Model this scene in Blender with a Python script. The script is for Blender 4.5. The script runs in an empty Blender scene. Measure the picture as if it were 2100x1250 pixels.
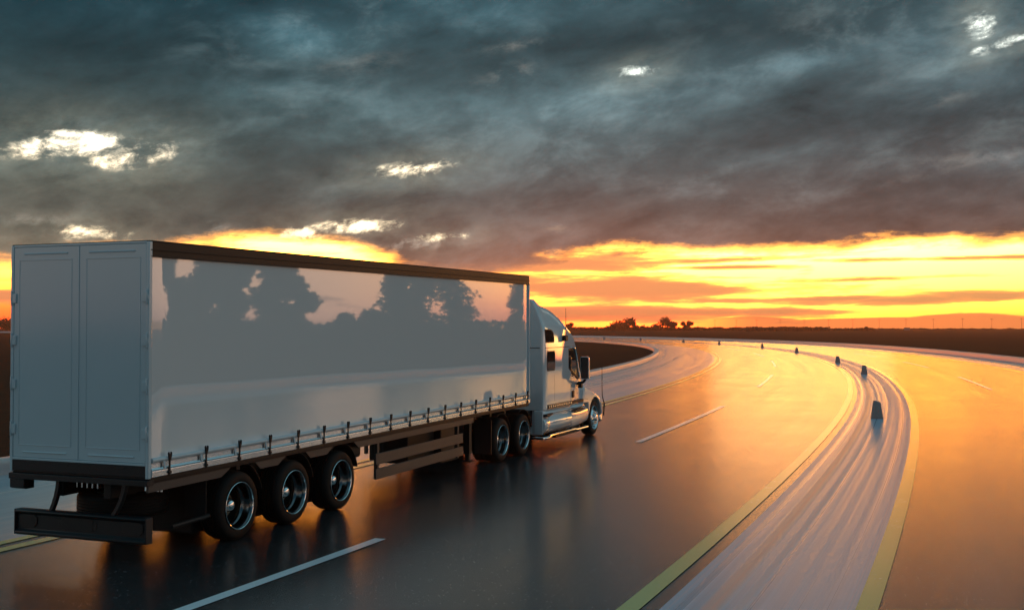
import bpy, bmesh, math, random
from mathutils import Vector, Matrix, noise as mnoise
random.seed(7)
R = math.radians
C = bpy.context.scene.collection
SC = bpy.context.scene

# ------------------------------------------------------------------ camera
YAW = 0.3799            # the camera looks to the left of the truck's axis (+Y)
CAM = Vector((9.2532, -11.1942, 2.9503))
cd = bpy.data.cameras.new('camera')
cd.lens = 39.67; cd.sensor_width = 36; cd.clip_start = 0.1; cd.clip_end = 6000
cam = bpy.data.objects.new('camera', cd); C.objects.link(cam)
cam.location = CAM
cam.rotation_euler = (R(90 + 1.052), 0, YAW)
SC.camera = cam
SC.render.resolution_x, SC.render.resolution_y = 1024, 609

# ------------------------------------------------------------------ node helper
class S:
    """A value socket with arithmetic that builds math nodes."""
    def __init__(s, t, k): s.t, s.k = t, k
    def op(s, o, *a, clamp=False):
        n = s.t.nodes.new('ShaderNodeMath'); n.operation = o; n.use_clamp = clamp
        for i, v in enumerate((s,) + a):
            if isinstance(v, S): s.t.links.new(v.k, n.inputs[i])
            else: n.inputs[i].default_value = v
        return S(s.t, n.outputs[0])
    def __add__(s, o): return s.op('ADD', o)
    __radd__ = __add__
    def __sub__(s, o): return s.op('SUBTRACT', o)
    def __rsub__(s, o): return (s * -1.0) + o
    def __mul__(s, o): return s.op('MULTIPLY', o)
    __rmul__ = __mul__
    def __truediv__(s, o): return s.op('DIVIDE', o)
    def max(s, o): return s.op('MAXIMUM', o)
    def min(s, o): return s.op('MINIMUM', o)
    def exp(s): return s.op('EXPONENT')
    def ramp(s, lo, hi):                # smoothstep lo..hi (lo may be above hi)
        n = s.t.nodes.new('ShaderNodeMapRange'); n.interpolation_type = 'SMOOTHSTEP'
        s.t.links.new(s.k, n.inputs[0])
        if lo < hi: n.inputs[1].default_value, n.inputs[2].default_value = lo, hi
        else:
            n.inputs[1].default_value, n.inputs[2].default_value = hi, lo
            n.inputs[3].default_value, n.inputs[4].default_value = 1, 0
        return S(s.t, n.outputs[0])

def mixc(t, f, a, b):
    n = t.nodes.new('ShaderNodeMix'); n.data_type = 'RGBA'
    for i, v in ((0, f), (6, a), (7, b)):
        if isinstance(v, S): t.links.new(v.k, n.inputs[i])
        elif hasattr(v, 'is_linked'): t.links.new(v, n.inputs[i])
        else: n.inputs[i].default_value = v if i == 0 else (*v, 1)
    return n.outputs[2]

def addc(t, a, b, f=1.0):
    n = t.nodes.new('ShaderNodeMix'); n.data_type = 'RGBA'; n.blend_type = 'ADD'; n.clamp_result = False
    for i, v in ((0, f), (6, a), (7, b)):
        if isinstance(v, S): t.links.new(v.k, n.inputs[i])
        elif hasattr(v, 'is_linked'): t.links.new(v, n.inputs[i])
        else: n.inputs[i].default_value = v if i == 0 else (*v, 1)
    return n.outputs[2]

def scalec(t, c, f):
    n = t.nodes.new('ShaderNodeVectorMath'); n.operation = 'SCALE'
    if hasattr(c, 'is_linked'): t.links.new(c, n.inputs[0])
    else: n.inputs[0].default_value = c
    if isinstance(f, S): t.links.new(f.k, n.inputs['Scale'])
    else: n.inputs['Scale'].default_value = f
    return n.outputs[0]

def ramp_colors(t, f, stops):
    n = t.nodes.new('ShaderNodeValToRGB'); cr = n.color_ramp
    while len(cr.elements) < len(stops): cr.elements.new(0.5)
    for e, (p, c) in zip(cr.elements, stops): e.position = p; e.color = (*c, 1)
    t.links.new(f.k, n.inputs[0])
    return n.outputs[0]

def combine(t, x, y, z):
    n = t.nodes.new('ShaderNodeCombineXYZ')
    for i, v in enumerate((x, y, z)):
        if isinstance(v, S): t.links.new(v.k, n.inputs[i])
        else: n.inputs[i].default_value = v
    return n.outputs[0]

def noise(t, vec, scale, detail=6, rough=0.55, dist=0.0):
    n = t.nodes.new('ShaderNodeTexNoise'); n.inputs['Scale'].default_value = scale
    n.inputs['Detail'].default_value = detail; n.inputs['Roughness'].default_value = rough
    n.inputs['Distortion'].default_value = dist
    if vec is not None: t.links.new(vec, n.inputs['Vector'])
    return S(t, n.outputs[0])

# ------------------------------------------------------------------ sky (world)
F = 2314.2
def az(px): return math.atan((px - 1050) / F)
def elv(px, py):                        # elevation of a photo pixel
    return math.atan((667.5 - py) / F * math.cos(az(px)))

w = bpy.data.worlds.new('World'); SC.world = w; w.use_nodes = True
T = w.node_tree; T.nodes.clear()
tc = T.nodes.new('ShaderNodeTexCoord')
nrm = T.nodes.new('ShaderNodeVectorMath'); nrm.operation = 'NORMALIZE'
T.links.new(tc.outputs['Generated'], nrm.inputs[0]); D = nrm.outputs[0]
sep = T.nodes.new('ShaderNodeSeparateXYZ'); T.links.new(D, sep.inputs[0])
dx, dy, dz = (S(T, sep.outputs[i]) for i in range(3))
fx, fy = -math.sin(YAW), math.cos(YAW)
df = dx * fx + dy * fy
dr = dx * fy - dy * fx
a = dr.op('ARCTAN2', df)                # azimuth, radians, to the right of the view
e = dz.op('ARCSINE')                    # elevation
def stretched(k, tilt=0.0, off=0.0):    # seamless direction coordinates, flattened vertically by k
    return combine(T, dx + off, dy, (dz - dr * tilt) * k)
n_big = noise(T, stretched(3.2, 0.10), 4.0, 6, 0.50, 0.3)
n_mid = noise(T, stretched(2.7, 0.12, 4.0), 8.5, 8, 0.58, 0.3)
n_fine = noise(T, stretched(1.75, 0.14, 9.0), 19.0, 8, 0.62, 0.22)
n_edge = noise(T, stretched(5.0, 0.03, 2.0), 10.0, 9, 0.64, 0.3)
n_strat = noise(T, stretched(11.0, 0.012, 6.0), 9.0, 8, 0.62, 0.35)
n_rag = noise(T, stretched(1.9, 0.14, 13.0), 32.0, 8, 0.66, 0.25)

def blob(px, py, wx, wy, tilt=0.0):     # an elliptical patch, centred where the photo shows it
    A, E_ = az(px), elv(px, py)
    u = (a - A) / (wx / F); v = ((e - E_) - (a - A) * tilt) / (wy / F)
    return ((u * u + v * v) * -0.7).exp()

sun_a = az(1640)
near_sun = ((a - az(1520)) * (a - az(1520)) * -5.5).exp()             # 1 towards the sunset, falls off over ~25 deg
wide_sun = ((a - 0.15) * (a - 0.15) * -0.55).exp()              # very wide
right = a.ramp(-0.42, 0.42)
# cloud deck
blob0 = ((a * a) * -14.0 - (e - 0.20) * (e - 0.20) * 160.0).exp()
cool = mixc(T, right, (0.010, 0.046, 0.064), (0.046, 0.088, 0.104))
cool = mixc(T, e.ramp(0.30, 0.09), cool, mixc(T, right, (0.060, 0.094, 0.092), (0.062, 0.086, 0.094)))
cool = mixc(T, (a * a).ramp(0.25, 1.3), cool, (0.165, 0.385, 0.46))
cool = mixc(T, (a * a).ramp(2.2, 7.0), cool, (0.014, 0.085, 0.145))
cool = mixc(T, e.ramp(0.36, 1.0), cool, (0.115, 0.26, 0.325))
cool = addc(T, cool, (0.026, 0.044, 0.048), blob0)
# cloud masses and paler rolls, where the photo shows them
masses = [(250, 80, 300, 75, .03, -.24), (120, 205, 190, 34, .05, -.22), (620, 150, 150, 26, .05, -.10), (900, 160, 130, 46, -.1, -.30), (1270, 78, 260, 34, .02, -.38), (1640, 40, 190, 60, .0, -.36),
          (1790, 150, 150, 36, .05, -.25), (620, 320, 260, 46, .08, -.14), (330, 385, 300, 28, .02, -.16), (1560, 285, 230, 44, .08, -.22), (2010, 270, 130, 60, .1, -.25), (1850, 375, 240, 26, .12, -.12), (1120, 330, 180, 34, .1, -.12),
          (590, 62, 100, 26, -.12, .70), (640, 95, 80, 22, .0, .45), (1040, 205, 170, 42, .08, .48), (1360, 205, 230, 40, .08, .34), (1640, 128, 80, 20, .12, .55), (1985, 100, 130, 60, .0, .55), (1960, 190, 120, 34, .2, .42),
          (1020, 25, 120, 34, .0, .45), (820, 215, 160, 30, .1, .28), (700, 280, 120, 22, .1, .2), (480, 185, 160, 20, .1, .45), (1290, 300, 200, 26, .1, .22), (1560, 320, 180, 16, .1, .3), (850, 372, 150, 22, .1, .45), (150, 330, 170, 40, .05, .35), (2060, 330, 100, 20, .05, .5)]
mass = None
for m_ in masses:
    b = blob(*m_[:5]) * m_[5]
    mass = b if mass is None else mass + b
bump = (n_big - 0.5) * 1.3 + (n_mid - 0.5) * 2.5 + (n_fine - 0.5) * 1.5 + (n_rag - 0.5) * 0.5
tex = (bump * 0.62 + 1.0).max(0.35)
deck = scalec(T, cool, tex * (mass + (mass * (n_fine - 0.5) * 1.4) + 1.0).max(0.3))
# paler torn edges of the rolls
thin = (n_mid * 0.7 + n_fine * 0.45).ramp(0.62, 0.86) * (mass * 1.4 + 0.35).max(0.0).min(1.0) * wide_sun
deck = addc(T, deck, (0.125, 0.165, 0.165), thin * 0.8)
rim = (1.0 - ((n_mid - 0.52) * 9.0).op('ABSOLUTE')).max(0.0) * n_fine.ramp(0.42, 0.66) * n_big.ramp(0.38, 0.6)
deck = addc(T, deck, (0.070, 0.086, 0.086), rim * wide_sun * (e * 3.0 + 0.25))
# warm light on the underside of the deck, strongest low and towards the sunset
under = ((e - 0.055).max(0.0) * -22.0).exp()
deck = addc(T, deck, (0.25, 0.064, 0.010), under * near_sun * (bump * 0.35 + 1.0).max(0.3) * 0.95)
deck = addc(T, deck, (0.17, 0.072, 0.028), ((e - 0.05).max(0.0) * -30.0).exp() * wide_sun * 0.5 * n_mid.ramp(0.3, 0.7))
deck = addc(T, deck, (0.125, 0.078, 0.036), 1.5 * a.ramp(-0.12, -0.36) * ((e - 0.068).max(0.0) * -38.0).exp() * (a * a).ramp(1.2, 0.4) * (n_mid * 1.6 + n_fine - 0.7).max(0.15))
# rosy lift over the truck cab
deck = addc(T, deck, (0.30, 0.05, 0.022), ((a - az(1120)) * (a - az(1120)) * -55.0).exp() * ((e - 0.05).max(0.0) * -24.0).exp() * 0.28)

# clear sky seen under the deck and through its holes
en = e + (n_edge - 0.5) * 0.012
clear = ramp_colors(T, (e * 8.0).min(1.0).max(0.0), [
    (0.00, (0.95, 0.33, 0.060)), (0.10, (1.15, 0.42, 0.075)), (0.22, (1.9, 0.82, 0.16)), (0.40, (2.7, 1.30, 0.34)),
    (0.62, (2.9, 1.75, 0.80)), (1.0, (2.3, 2.0, 1.45))])
glow = ((a - az(1230)) * (a - az(1230)) * -3.4).exp()
boost = combine(T, glow * 8.0 + 0.9, glow * e.ramp(0.006, 0.040) * 4.4 + 0.85, glow * 0.75 + 0.5)
vm = T.nodes.new('ShaderNodeVectorMath'); vm.operation = 'MULTIPLY'; T.links.new(clear, vm.inputs[0]); T.links.new(boost, vm.inputs[1]); clear = vm.outputs[0]
leftred = a.ramp(0.16, -0.34)
clear = mixc(T, leftred * e.ramp(0.05, 0.0), clear, (4.0, 0.22, 0.040))
clear = mixc(T, (((a - az(1190)) * (a - az(1190)) * -32.0).exp() * e.ramp(0.036, 0.004)) * 0.95, clear, (19.0, 0.62, 0.12))
farside = (a * a).ramp(0.22, 0.9)
clear = mixc(T, farside * 0.92, clear, (1.35, 0.80, 0.62))
backside = (a * a).ramp(2.0, 5.5)
clear = mixc(T, backside * 0.92, clear, (0.17, 0.20, 0.235))
nsk = T.nodes.new('ShaderNodeTexSky'); nsk.sky_type = 'NISHITA'; nsk.sun_disc = False
nsk.sun_elevation = R(3.2); nsk.sun_rotation = YAW * -1 + sun_a
clear = addc(T, clear, nsk.outputs[0], 0.06)

# stratus streaks inside the clear band
bars = [blob(1180, 590, 470, 22, -0.01), blob(1300, 601, 330, 15, 0.0), blob(1120, 541, 330, 13, 0.012), blob(1950, 610, 280, 10, 0.02), blob(1380, 536, 200, 6, 0.02),
        blob(1230, 640, 210, 11, 0.0), blob(30, 605, 90, 9, 0), blob(1780, 572, 190, 5, 0.02), blob(1480, 548, 130, 4, 0), blob(1930, 530, 180, 4, 0), blob(1700, 612, 300, 6, .01), blob(1420, 640, 300, 7, 0)]
bar = bars[0]
for b in bars[1:]: bar = bar.max(b)
strat = (bar * 0.85 + (n_strat - 0.5) * 1.9 + (n_edge - 0.5) * 0.9 - a.ramp(0.12, 0.34) * 0.16 + 0.09).ramp(0.12, 0.95)
barcol = mixc(T, a.ramp(0.02, 0.42), (0.93, 0.33, 0.13), (0.80, 0.37, 0.13))
barcol = mixc(T, farside * 0.9, barcol, (0.30, 0.20, 0.18))
barcol = mixc(T, backside, barcol, (0.10, 0.13, 0.155))
band = mixc(T, 1.0 - (strat * -5.5).exp(), clear, barcol)    # thin cloud: light dies off with its depth
# far bank of cloud on the horizon, to the right
hump = blob(1990, 662, 90, 22).max(blob(1540, 666, 60, 14)).max(blob(1840, 664, 120, 10))
bank = (hump * 0.011 + 0.0040 + (n_edge - 0.5) * 0.006 - e).ramp(-0.0012, 0.0012) * a.ramp(0.10, 0.22)
band = mixc(T, bank * 0.93, band, (0.62, 0.29, 0.10))

# where the deck ends above the clear band
edge = (0.0675 + (a.ramp(0.20, 0.42)) * 0.004 + ((a - az(610)) * (a - az(610)) * -160.0).exp() * 0.010
        - a.ramp(-0.34, -0.42) * 0.014 - ((a - az(930)) * (a - az(930)) * -180.0).exp() * 0.020)
open_low = (edge - e + (n_edge - 0.5) * 0.030 + (n_rag - 0.5) * 0.014 + farside * (n_big * 0.16 + 0.04)).ramp(-0.010, 0.010)
open_low = ((open_low - 1.0) * 4.0).exp() * open_low.ramp(0.0, 0.25)
# holes in the deck
holes = [(125, 297, 95, 22, .05), (265, 314, 66, 22, .12), (130, 272, 60, 10, .0), (845, 346, 66, 13, .12), (1306, 143, 38, 10, .12), (2012, 50, 24, 17, 0),
         (2080, 84, 50, 9, .2), (720, 466, 78, 13, .10), (625, 478, 40, 11, 0), (170, 476, 64, 11, 0), (905, 484, 44, 9, .05), (835, 500, 60, 8, 0),
         (740, 128, 62, 16, .12), (1045, 148, 40, 14, .2), (2030, 320, 90, 10, .05), (1945, 202, 44, 10, .1), (1050, 92, 50, 8, .15), (540, 185, 60, 14, 0),
         (80, 452, 60, 8, 0), (430, 465, 46, 8, 0), (1890, 360, 110, 7, .2)]
dim = {12: .16, 13: .32, 14: .22, 15: .16, 16: .26, 17: .06, 18: .35, 19: .30, 20: .10, 11: .9}
holes = [(x, y, w_ * 1.02, h_ * 1.05, t_) if i not in dim else (x, y, w_, h_, t_) for i, (x, y, w_, h_, t_) in enumerate(holes)]
bright = None; faint = None; halo = None
for i, h in enumerate(holes):
    b = blob(*h)
    if i in dim:
        b = b * (0.55 + dim[i] * 0.0); f = b * (dim[i] * 1.8)
        faint = f if faint is None else faint + f
    else:
        bright = b if bright is None else bright.max(b)
        hh = blob(h[0], h[1] + 4, h[2] * 1.7, h[3] * 2.6, h[4]); halo = hh if halo is None else halo.max(hh)
ragged = (n_rag - 0.5) * 2.6 + (n_mid - 0.5) * 1.2
hole = (bright * 1.08 + ragged * bright.ramp(0.02, 0.40) * 1.6).ramp(0.22, 1.10)
hole = ((hole - 1.0) * 3.3).exp() * hole.ramp(0.0, 0.3)
deck = addc(T, deck, (0.13, 0.115, 0.078), (halo * (0.8 + ragged)).max(0.0))
deck = addc(T, deck, (0.42, 0.36, 0.30), (faint * (0.45 + ragged * 2.2)).max(0.0))
holecol = mixc(T, e.ramp(0.22, 0.10), (1.45, 1.55, 1.40), (2.1, 1.65, 1.05))
col = mixc(T, hole, deck, holecol)
# small chance breaks low in the deck on the left and centre, as the light there shows
brk = ((n_edge - 0.5) * 1.0 + (n_fine - 0.5) * 1.1 - (e - 0.085).max(0.0) * 9.0).ramp(0.17, 0.34) * a.ramp(0.08, -0.1) * (a * a).ramp(0.5, 0.2) * e.ramp(0.14, 0.09)
col = mixc(T, brk * 0.75, col, (1.25, 0.75, 0.36))
col = mixc(T, open_low, col, band)
# below the horizon (only met beyond the edge of the land)
col = mixc(T, e.ramp(-0.002, -0.02), col, (0.10, 0.06, 0.035))
bg = T.nodes.new('ShaderNodeBackground'); T.links.new(col, bg.inputs[0]); bg.inputs[1].default_value = 1.0
wo = T.nodes.new('ShaderNodeOutputWorld'); T.links.new(bg.outputs[0], wo.inputs[0])
w.cycles.sampling_method = 'MANUAL'; w.cycles.sample_map_resolution = 2048

# ------------------------------------------------------------------ sun
sl = bpy.data.lights.new('sun', 'SUN'); sl.energy = 0.05; sl.angle = R(9); sl.color = (1.0, 0.50, 0.20)
so = bpy.data.objects.new('sun', sl); C.objects.link(so)
sun_dir = Vector((fx * math.cos(sun_a) + fy * math.sin(sun_a), fy * math.cos(sun_a) - fx * math.sin(sun_a), math.tan(R(3.4))))
so.rotation_euler = sun_dir.to_track_quat('Z', 'Y').to_euler()
so.location = (0, 0, 60)

SC.view_settings.view_transform = 'Standard'; SC.view_settings.look = 'None'
SC.view_settings.exposure = 0; SC.view_settings.gamma = 1; SC.view_settings.use_curve_mapping = False
SC.render.engine = 'CYCLES'
SC.cycles.use_denoising = True
SC.cycles.max_bounces = 8; SC.cycles.volume_bounces = 0
SC.cycles.sample_clamp_indirect = 6.0
SC.cycles.caustics_reflective = False; SC.cycles.caustics_refractive = False

# ------------------------------------------------------------------ materials
def mat(name, base=(0.5, 0.5, 0.5), rough=0.5, metal=0.0, ior=1.5, coat=0.0, vary=0.0, vscale=3.0, bump=0.0, bscale=60.0, grime=None):
    m = bpy.data.materials.new(name); m.use_nodes = True; t = m.node_tree
    p = t.nodes['Principled BSDF']
    p.inputs['Base Color'].default_value = (*base, 1); p.inputs['Roughness'].default_value = rough
    p.inputs['Metallic'].default_value = metal; p.inputs['IOR'].default_value = ior
    p.inputs['Coat Weight'].default_value = coat; p.inputs['Coat Roughness'].default_value = 0.03
    if vary or bump:
        o = t.nodes.new('ShaderNodeTexCoord').outputs['Object']
        if vary:
            n = noise(t, o, vscale, 6, 0.6)
            f = (n - 0.5) * (2 * vary)
            t.links.new(scalec(t, base, f + 1.0), p.inputs['Base Color'])
            t.links.new(((n - 0.5) * (0.5 * vary) + rough).max(0.02).k, p.inputs['Roughness'])
        if bump:
            b = t.nodes.new('ShaderNodeBump'); b.inputs['Strength'].default_value = bump; b.inputs['Distance'].default_value = 0.01
            t.links.new(noise(t, o, bscale, 4, 0.6).k, b.inputs['Height']); t.links.new(b.outputs[0], p.inputs['Normal'])
    return m

M = {}
M['panel'] = mat('white_curtain', (0.78, 0.81, 0.82), 0.022, 0.0, 2.4)
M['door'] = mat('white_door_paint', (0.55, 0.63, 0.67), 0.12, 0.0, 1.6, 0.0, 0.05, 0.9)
M['cabpaint'] = mat('white_cab_paint', (0.74, 0.74, 0.75), 0.06, 0.0, 1.9, 0.6, 0.03, 0.8)
M['alu'] = mat('bright_aluminium', (0.78, 0.80, 0.82), 0.16, 0.85, 1.5, 0, 0.05, 6)
M['chrome'] = mat('chrome', (0.80, 0.80, 0.80), 0.06, 1.0)
M['barrel'] = mat('rim_barrel_steel', (0.16, 0.165, 0.17), 0.14, 1.0, 1.5, 0, 0.2, 8)
M['dull_steel'] = mat('dark_wheel_steel', (0.035, 0.036, 0.038), 0.35, 0.8, 1.5, 0, 0.2, 8)
M['tan_flange'] = mat('tan_flange', (0.30, 0.24, 0.17), 0.4, 0.5)
M['rail_dark'] = mat('dark_rail', (0.012, 0.011, 0.011), 0.5, 0.0, 1.3, 0, 0.15, 2)
M['frame'] = mat('black_frame', (0.012, 0.013, 0.014), 0.5, 0.0, 1.3, 0, 0.2, 3)
M['guard'] = mat('grey_guard', (0.040, 0.038, 0.037), 0.5, 0.0, 1.5, 0, 0.15, 4)
M['sill'] = mat('black_rear_sill', (0.010, 0.013, 0.016), 0.4, 0, 1.35, 0, 0.1, 3)
M['plastic'] = mat('black_plastic', (0.016, 0.016, 0.017), 0.5, 0, 1.35, 0, 0.15, 8)
M['rubber'] = mat('tyre_rubber', (0.006, 0.006, 0.006), 0.7, 0, 1.3, 0, 0.2, 12, 0.25, 80)
M['glass'] = mat('dark_glass', (0.012, 0.012, 0.014), 0.03, 0, 1.55)
M['mirrorback'] = mat('mirror_housing', (0.05, 0.045, 0.045), 0.25, 0, 1.5)
M['lamp'] = mat('red_lens', (0.10, 0.006, 0.005), 0.2, 0, 1.5)
M['trunk'] = mat('bark', (0.07, 0.05, 0.035), 0.85)
M['leaf'] = mat('leaf', (0.045, 0.055, 0.022), 0.6, 0, 1.4, 0, 0.5, 0.9)
M['wood'] = mat('weathered_wood', (0.10, 0.08, 0.06), 0.8)
M['shed'] = mat('pale_shed', (0.42, 0.38, 0.34), 0.6)
M['bollard'] = mat('grey_bollard_concrete', (0.34, 0.25, 0.225), 0.55, 0, 1.5, 0, 0.25, 14, 0.4, 50)

def asphalt():
    m = bpy.data.materials.new('damp_asphalt'); m.use_nodes = True; t = m.node_tree; p = t.nodes['Principled BSDF']
    o = t.nodes.new('ShaderNodeTexCoord').outputs['Object']; uv = t.nodes.new('ShaderNodeUVMap').outputs[0]
    big = noise(t, o, 0.35, 5, 0.6); fine = noise(t, o, 55.0, 3, 0.6)
    mp = t.nodes.new('ShaderNodeMapping'); mp.inputs['Scale'].default_value = (1.2, 0.02, 1); t.links.new(uv, mp.inputs[0])
    lane = noise(t, mp.outputs[0], 1.0, 4, 0.6)
    vo = t.nodes.new('ShaderNodeTexVoronoi'); vo.inputs['Scale'].default_value = 40.0; t.links.new(o, vo.inputs['Vector'])
    sp = t.nodes.new('ShaderNodeSeparateColor'); t.links.new(vo.outputs['Color'], sp.inputs[0])
    pick = S(t, sp.outputs[0]).ramp(0.86, 0.93) * S(t, vo.outputs['Distance']).ramp(0.48, 0.25)
    base = mixc(t, fine, (0.011, 0.013, 0.014), (0.034, 0.038, 0.041))
    base = scalec(t, base, (big - 0.5) * 0.9 + (lane - 0.5) * 0.8 + 1.0)
    base = mixc(t, pick * S(t, sp.outputs[1]) * 0.85, base, (0.28, 0.30, 0.31))
    t.links.new(base, p.inputs['Base Color'])
    t.links.new(((big - 0.5) * 0.10 * 0.4 + (lane - 0.5) * 0.05 + (fine - 0.5) * 0.10 + 0.232).max(0.1).k, p.inputs['Roughness'])
    p.inputs['IOR'].default_value = 1.75
    b = t.nodes.new('ShaderNodeBump'); b.inputs['Strength'].default_value = 0.12; b.inputs['Distance'].default_value = 0.004
    h = fine * 0.6 + S(t, vo.outputs['Distance']) * -0.6
    t.links.new(h.k, b.inputs['Height']); t.links.new(b.outputs[0], p.inputs['Normal'])
    return m
M['asphalt'] = asphalt()

def streaked(name, lo, hi, warm, rough, su=7.0):
    """Trowelled concrete polished and stained in long streaks that follow the road (UV: u across, v along, metres)."""
    m = bpy.data.materials.new(name); m.use_nodes = True; t = m.node_tree; p = t.nodes['Principled BSDF']
    uv = t.nodes.new('ShaderNodeUVMap').outputs[0]
    def st(ku, kv, off, detail=5):
        mp = t.nodes.new('ShaderNodeMapping'); mp.inputs['Scale'].default_value = (ku, kv, 1); mp.inputs['Location'].default_value = (off, off * .37, 0)
        t.links.new(uv, mp.inputs[0]); return noise(t, mp.outputs[0], 1.0, detail, 0.65)
    s1 = st(su, 0.004, 3.0, 3); s2 = st(su * 0.4, 0.006, 11.0, 3); s3 = st(su * 2.6, 0.006, 23.0, 3)
    f = (s1 * 0.5 + s2 * 0.35 + s3 * 0.25 - 0.05)
    c = mixc(t, f.ramp(0.30, 0.70), lo, hi)
    c = mixc(t, (s2 * 0.6 + s1 * 0.5).ramp(0.56, 0.66) * 0.8, c, warm)
    if su > 6:                          # one salmon stain drawn along the strip, near its inner edge
        sx = t.nodes.new('ShaderNodeSeparateXYZ'); t.links.new(uv, sx.inputs[0]); u = S(t, sx.outputs[0]) + (s2 - 0.5) * 0.08
        c = mixc(t, u.ramp(4.93, 5.0) * u.ramp(5.18, 5.10) * (s3 * 0.7 + 0.45).min(1.0), c, (0.80, 0.40, 0.33))
    t.links.new(c, p.inputs['Base Color'])
    t.links.new((((s1 - 0.5) * 0.42 + (s2 - 0.5) * 0.3) * (1.0 if su > 3 else 0.35) + rough).max(0.08).k, p.inputs['Roughness'])
    p.inputs['IOR'].default_value = 1.5
    b = t.nodes.new('ShaderNodeBump'); b.inputs['Strength'].default_value = 0.12 if su > 3 else 0.05; b.inputs['Distance'].default_value = 0.008
    t.links.new((s1 * 0.6 + s3 * 0.5).k, b.inputs['Height']); t.links.new(b.outputs[0], p.inputs['Normal'])
    return m
M['median'] = streaked('streaked_concrete', (0.20, 0.30, 0.39), (0.42, 0.55, 0.66), (0.62, 0.46, 0.46), 0.32)
M['shoulder'] = streaked('shoulder_concrete', (0.36, 0.40, 0.44), (0.46, 0.50, 0.54), (0.52, 0.46, 0.45), 0.25, 1.2)
M['kerb'] = streaked('kerb_concrete', (0.46, 0.45, 0.45), (0.62, 0.60, 0.60), (0.60, 0.50, 0.46), 0.35, 5.0)

def paint(name, c, worn):
    m = bpy.data.materials.new(name); m.use_nodes = True; t = m.node_tree; p = t.nodes['Principled BSDF']
    o = t.nodes.new('ShaderNodeTexCoord').outputs['Object']
    n = noise(t, o, 34.0, 5, 0.7); n2 = noise(t, o, 1.3, 4, 0.6)
    f = (n + (n2 - 0.5) * 0.5).ramp(0.56, 0.74) * 0.75
    t.links.new(mixc(t, f, c, worn), p.inputs['Base Color'])
    p.inputs['IOR'].default_value = 1.7
    t.links.new((f * 0.12 + 0.22).k, p.inputs['Roughness'])
    b = t.nodes.new('ShaderNodeBump'); b.inputs['Strength'].default_value = 0.1; b.inputs['Distance'].default_value = 0.002
    t.links.new(n.k, b.inputs['Height']); t.links.new(b.outputs[0], p.inputs['Normal'])
    return m
M['yellow'] = paint('yellow_road_paint', (0.55, 0.52, 0.16), (0.20, 0.20, 0.10))
M['white'] = paint('white_road_paint', (0.86, 0.88, 0.90), (0.50, 0.43, 0.44))

def fieldmat():
    m = bpy.data.materials.new('field_grass'); m.use_nodes = True; t = m.node_tree; p = t.nodes['Principled BSDF']
    o = t.nodes.new('ShaderNodeTexCoord').outputs['Object']
    n1 = noise(t, o, 0.02, 6, 0.6); n2 = noise(t, o, 0.5, 6, 0.65); n3 = noise(t, o, 7.0, 4, 0.7)
    c = mixc(t, (n1 * 0.6 + n2 * 0.4).ramp(0.35, 0.65), (0.014, 0.0065, 0.0025), (0.036, 0.016, 0.006))  # dry brown, reddened: some warm glow over the land is in the colour
    c = scalec(t, c, (n3 - 0.5) * 1.2 + 1.0)
    t.links.new(c, p.inputs['Base Color']); p.inputs['Roughness'].default_value = 0.9; p.inputs['Specular IOR Level'].default_value = 0.08
    b = t.nodes.new('ShaderNodeBump'); b.inputs['Strength'].default_value = 0.8; b.inputs['Distance'].default_value = 0.15
    t.links.new((n3 * 0.5 + n2 * 0.6).k, b.inputs['Height']); t.links.new(b.outputs[0], p.inputs['Normal'])
    return m
M['field'] = fieldmat()

# ------------------------------------------------------------------ mesh helpers
def link(name, bm, m, parent=None, smooth=True, bevel=0.0, seg=2, auto=35):
    me = bpy.data.meshes.new(name); bmesh.ops.recalc_face_normals(bm, faces=bm.faces[:]); bm.to_mesh(me); bm.free()
    me.materials.append(M[m] if isinstance(m, str) else m)
    o = bpy.data.objects.new(name, me); C.objects.link(o)
    if parent is not None: o.parent = parent
    if bevel:
        b = o.modifiers.new('bevel', 'BEVEL'); b.width = bevel; b.segments = seg; b.limit_method = 'ANGLE'; b.angle_limit = R(40)
    if smooth:
        for f in me.polygons: f.use_smooth = True
        try: me.set_sharp_from_angle(angle=R(auto))
        except Exception: pass
    return o

def box(bm, x0, x1, y0, y1, z0, z1, mtx=None):
    v = [bm.verts.new((x, y, z)) for x in (x0, x1) for y in (y0, y1) for z in (z0, z1)]
    for f in ((0, 1, 3, 2), (4, 6, 7, 5), (0, 4, 5, 1), (2, 3, 7, 6), (0, 2, 6, 4), (1, 5, 7, 3)): bm.faces.new([v[i] for i in f])
    if mtx is not None:
        for q in v: q.co = mtx @ q.co
    return v

def boxes(*bs):
    bm = bmesh.new()
    for b in bs: box(bm, *b)
    return bm

def tube(bm, pts, r, n=8, cap=True):
    rings = []; pts = [Vector(p) for p in pts]
    rr = r if isinstance(r, (list, tuple)) else [r] * len(pts)
    for i, p in enumerate(pts):
        d = (pts[min(i + 1, len(pts) - 1)] - pts[max(i - 1, 0)]).normalized()
        u = d.cross(Vector((0, 0, 1)) if abs(d.z) < 0.95 else Vector((1, 0, 0))).normalized(); v = d.cross(u)
        rings.append([bm.verts.new(p + (u * math.cos(k * 2 * math.pi / n) + v * math.sin(k * 2 * math.pi / n)) * rr[i]) for k in range(n)])
    for A, B in zip(rings, rings[1:]):
        for k in range(n): bm.faces.new((A[k], A[(k + 1) % n], B[(k + 1) % n], B[k]))
    if cap: bm.faces.new(rings[0][::-1]); bm.faces.new(rings[-1])

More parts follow.
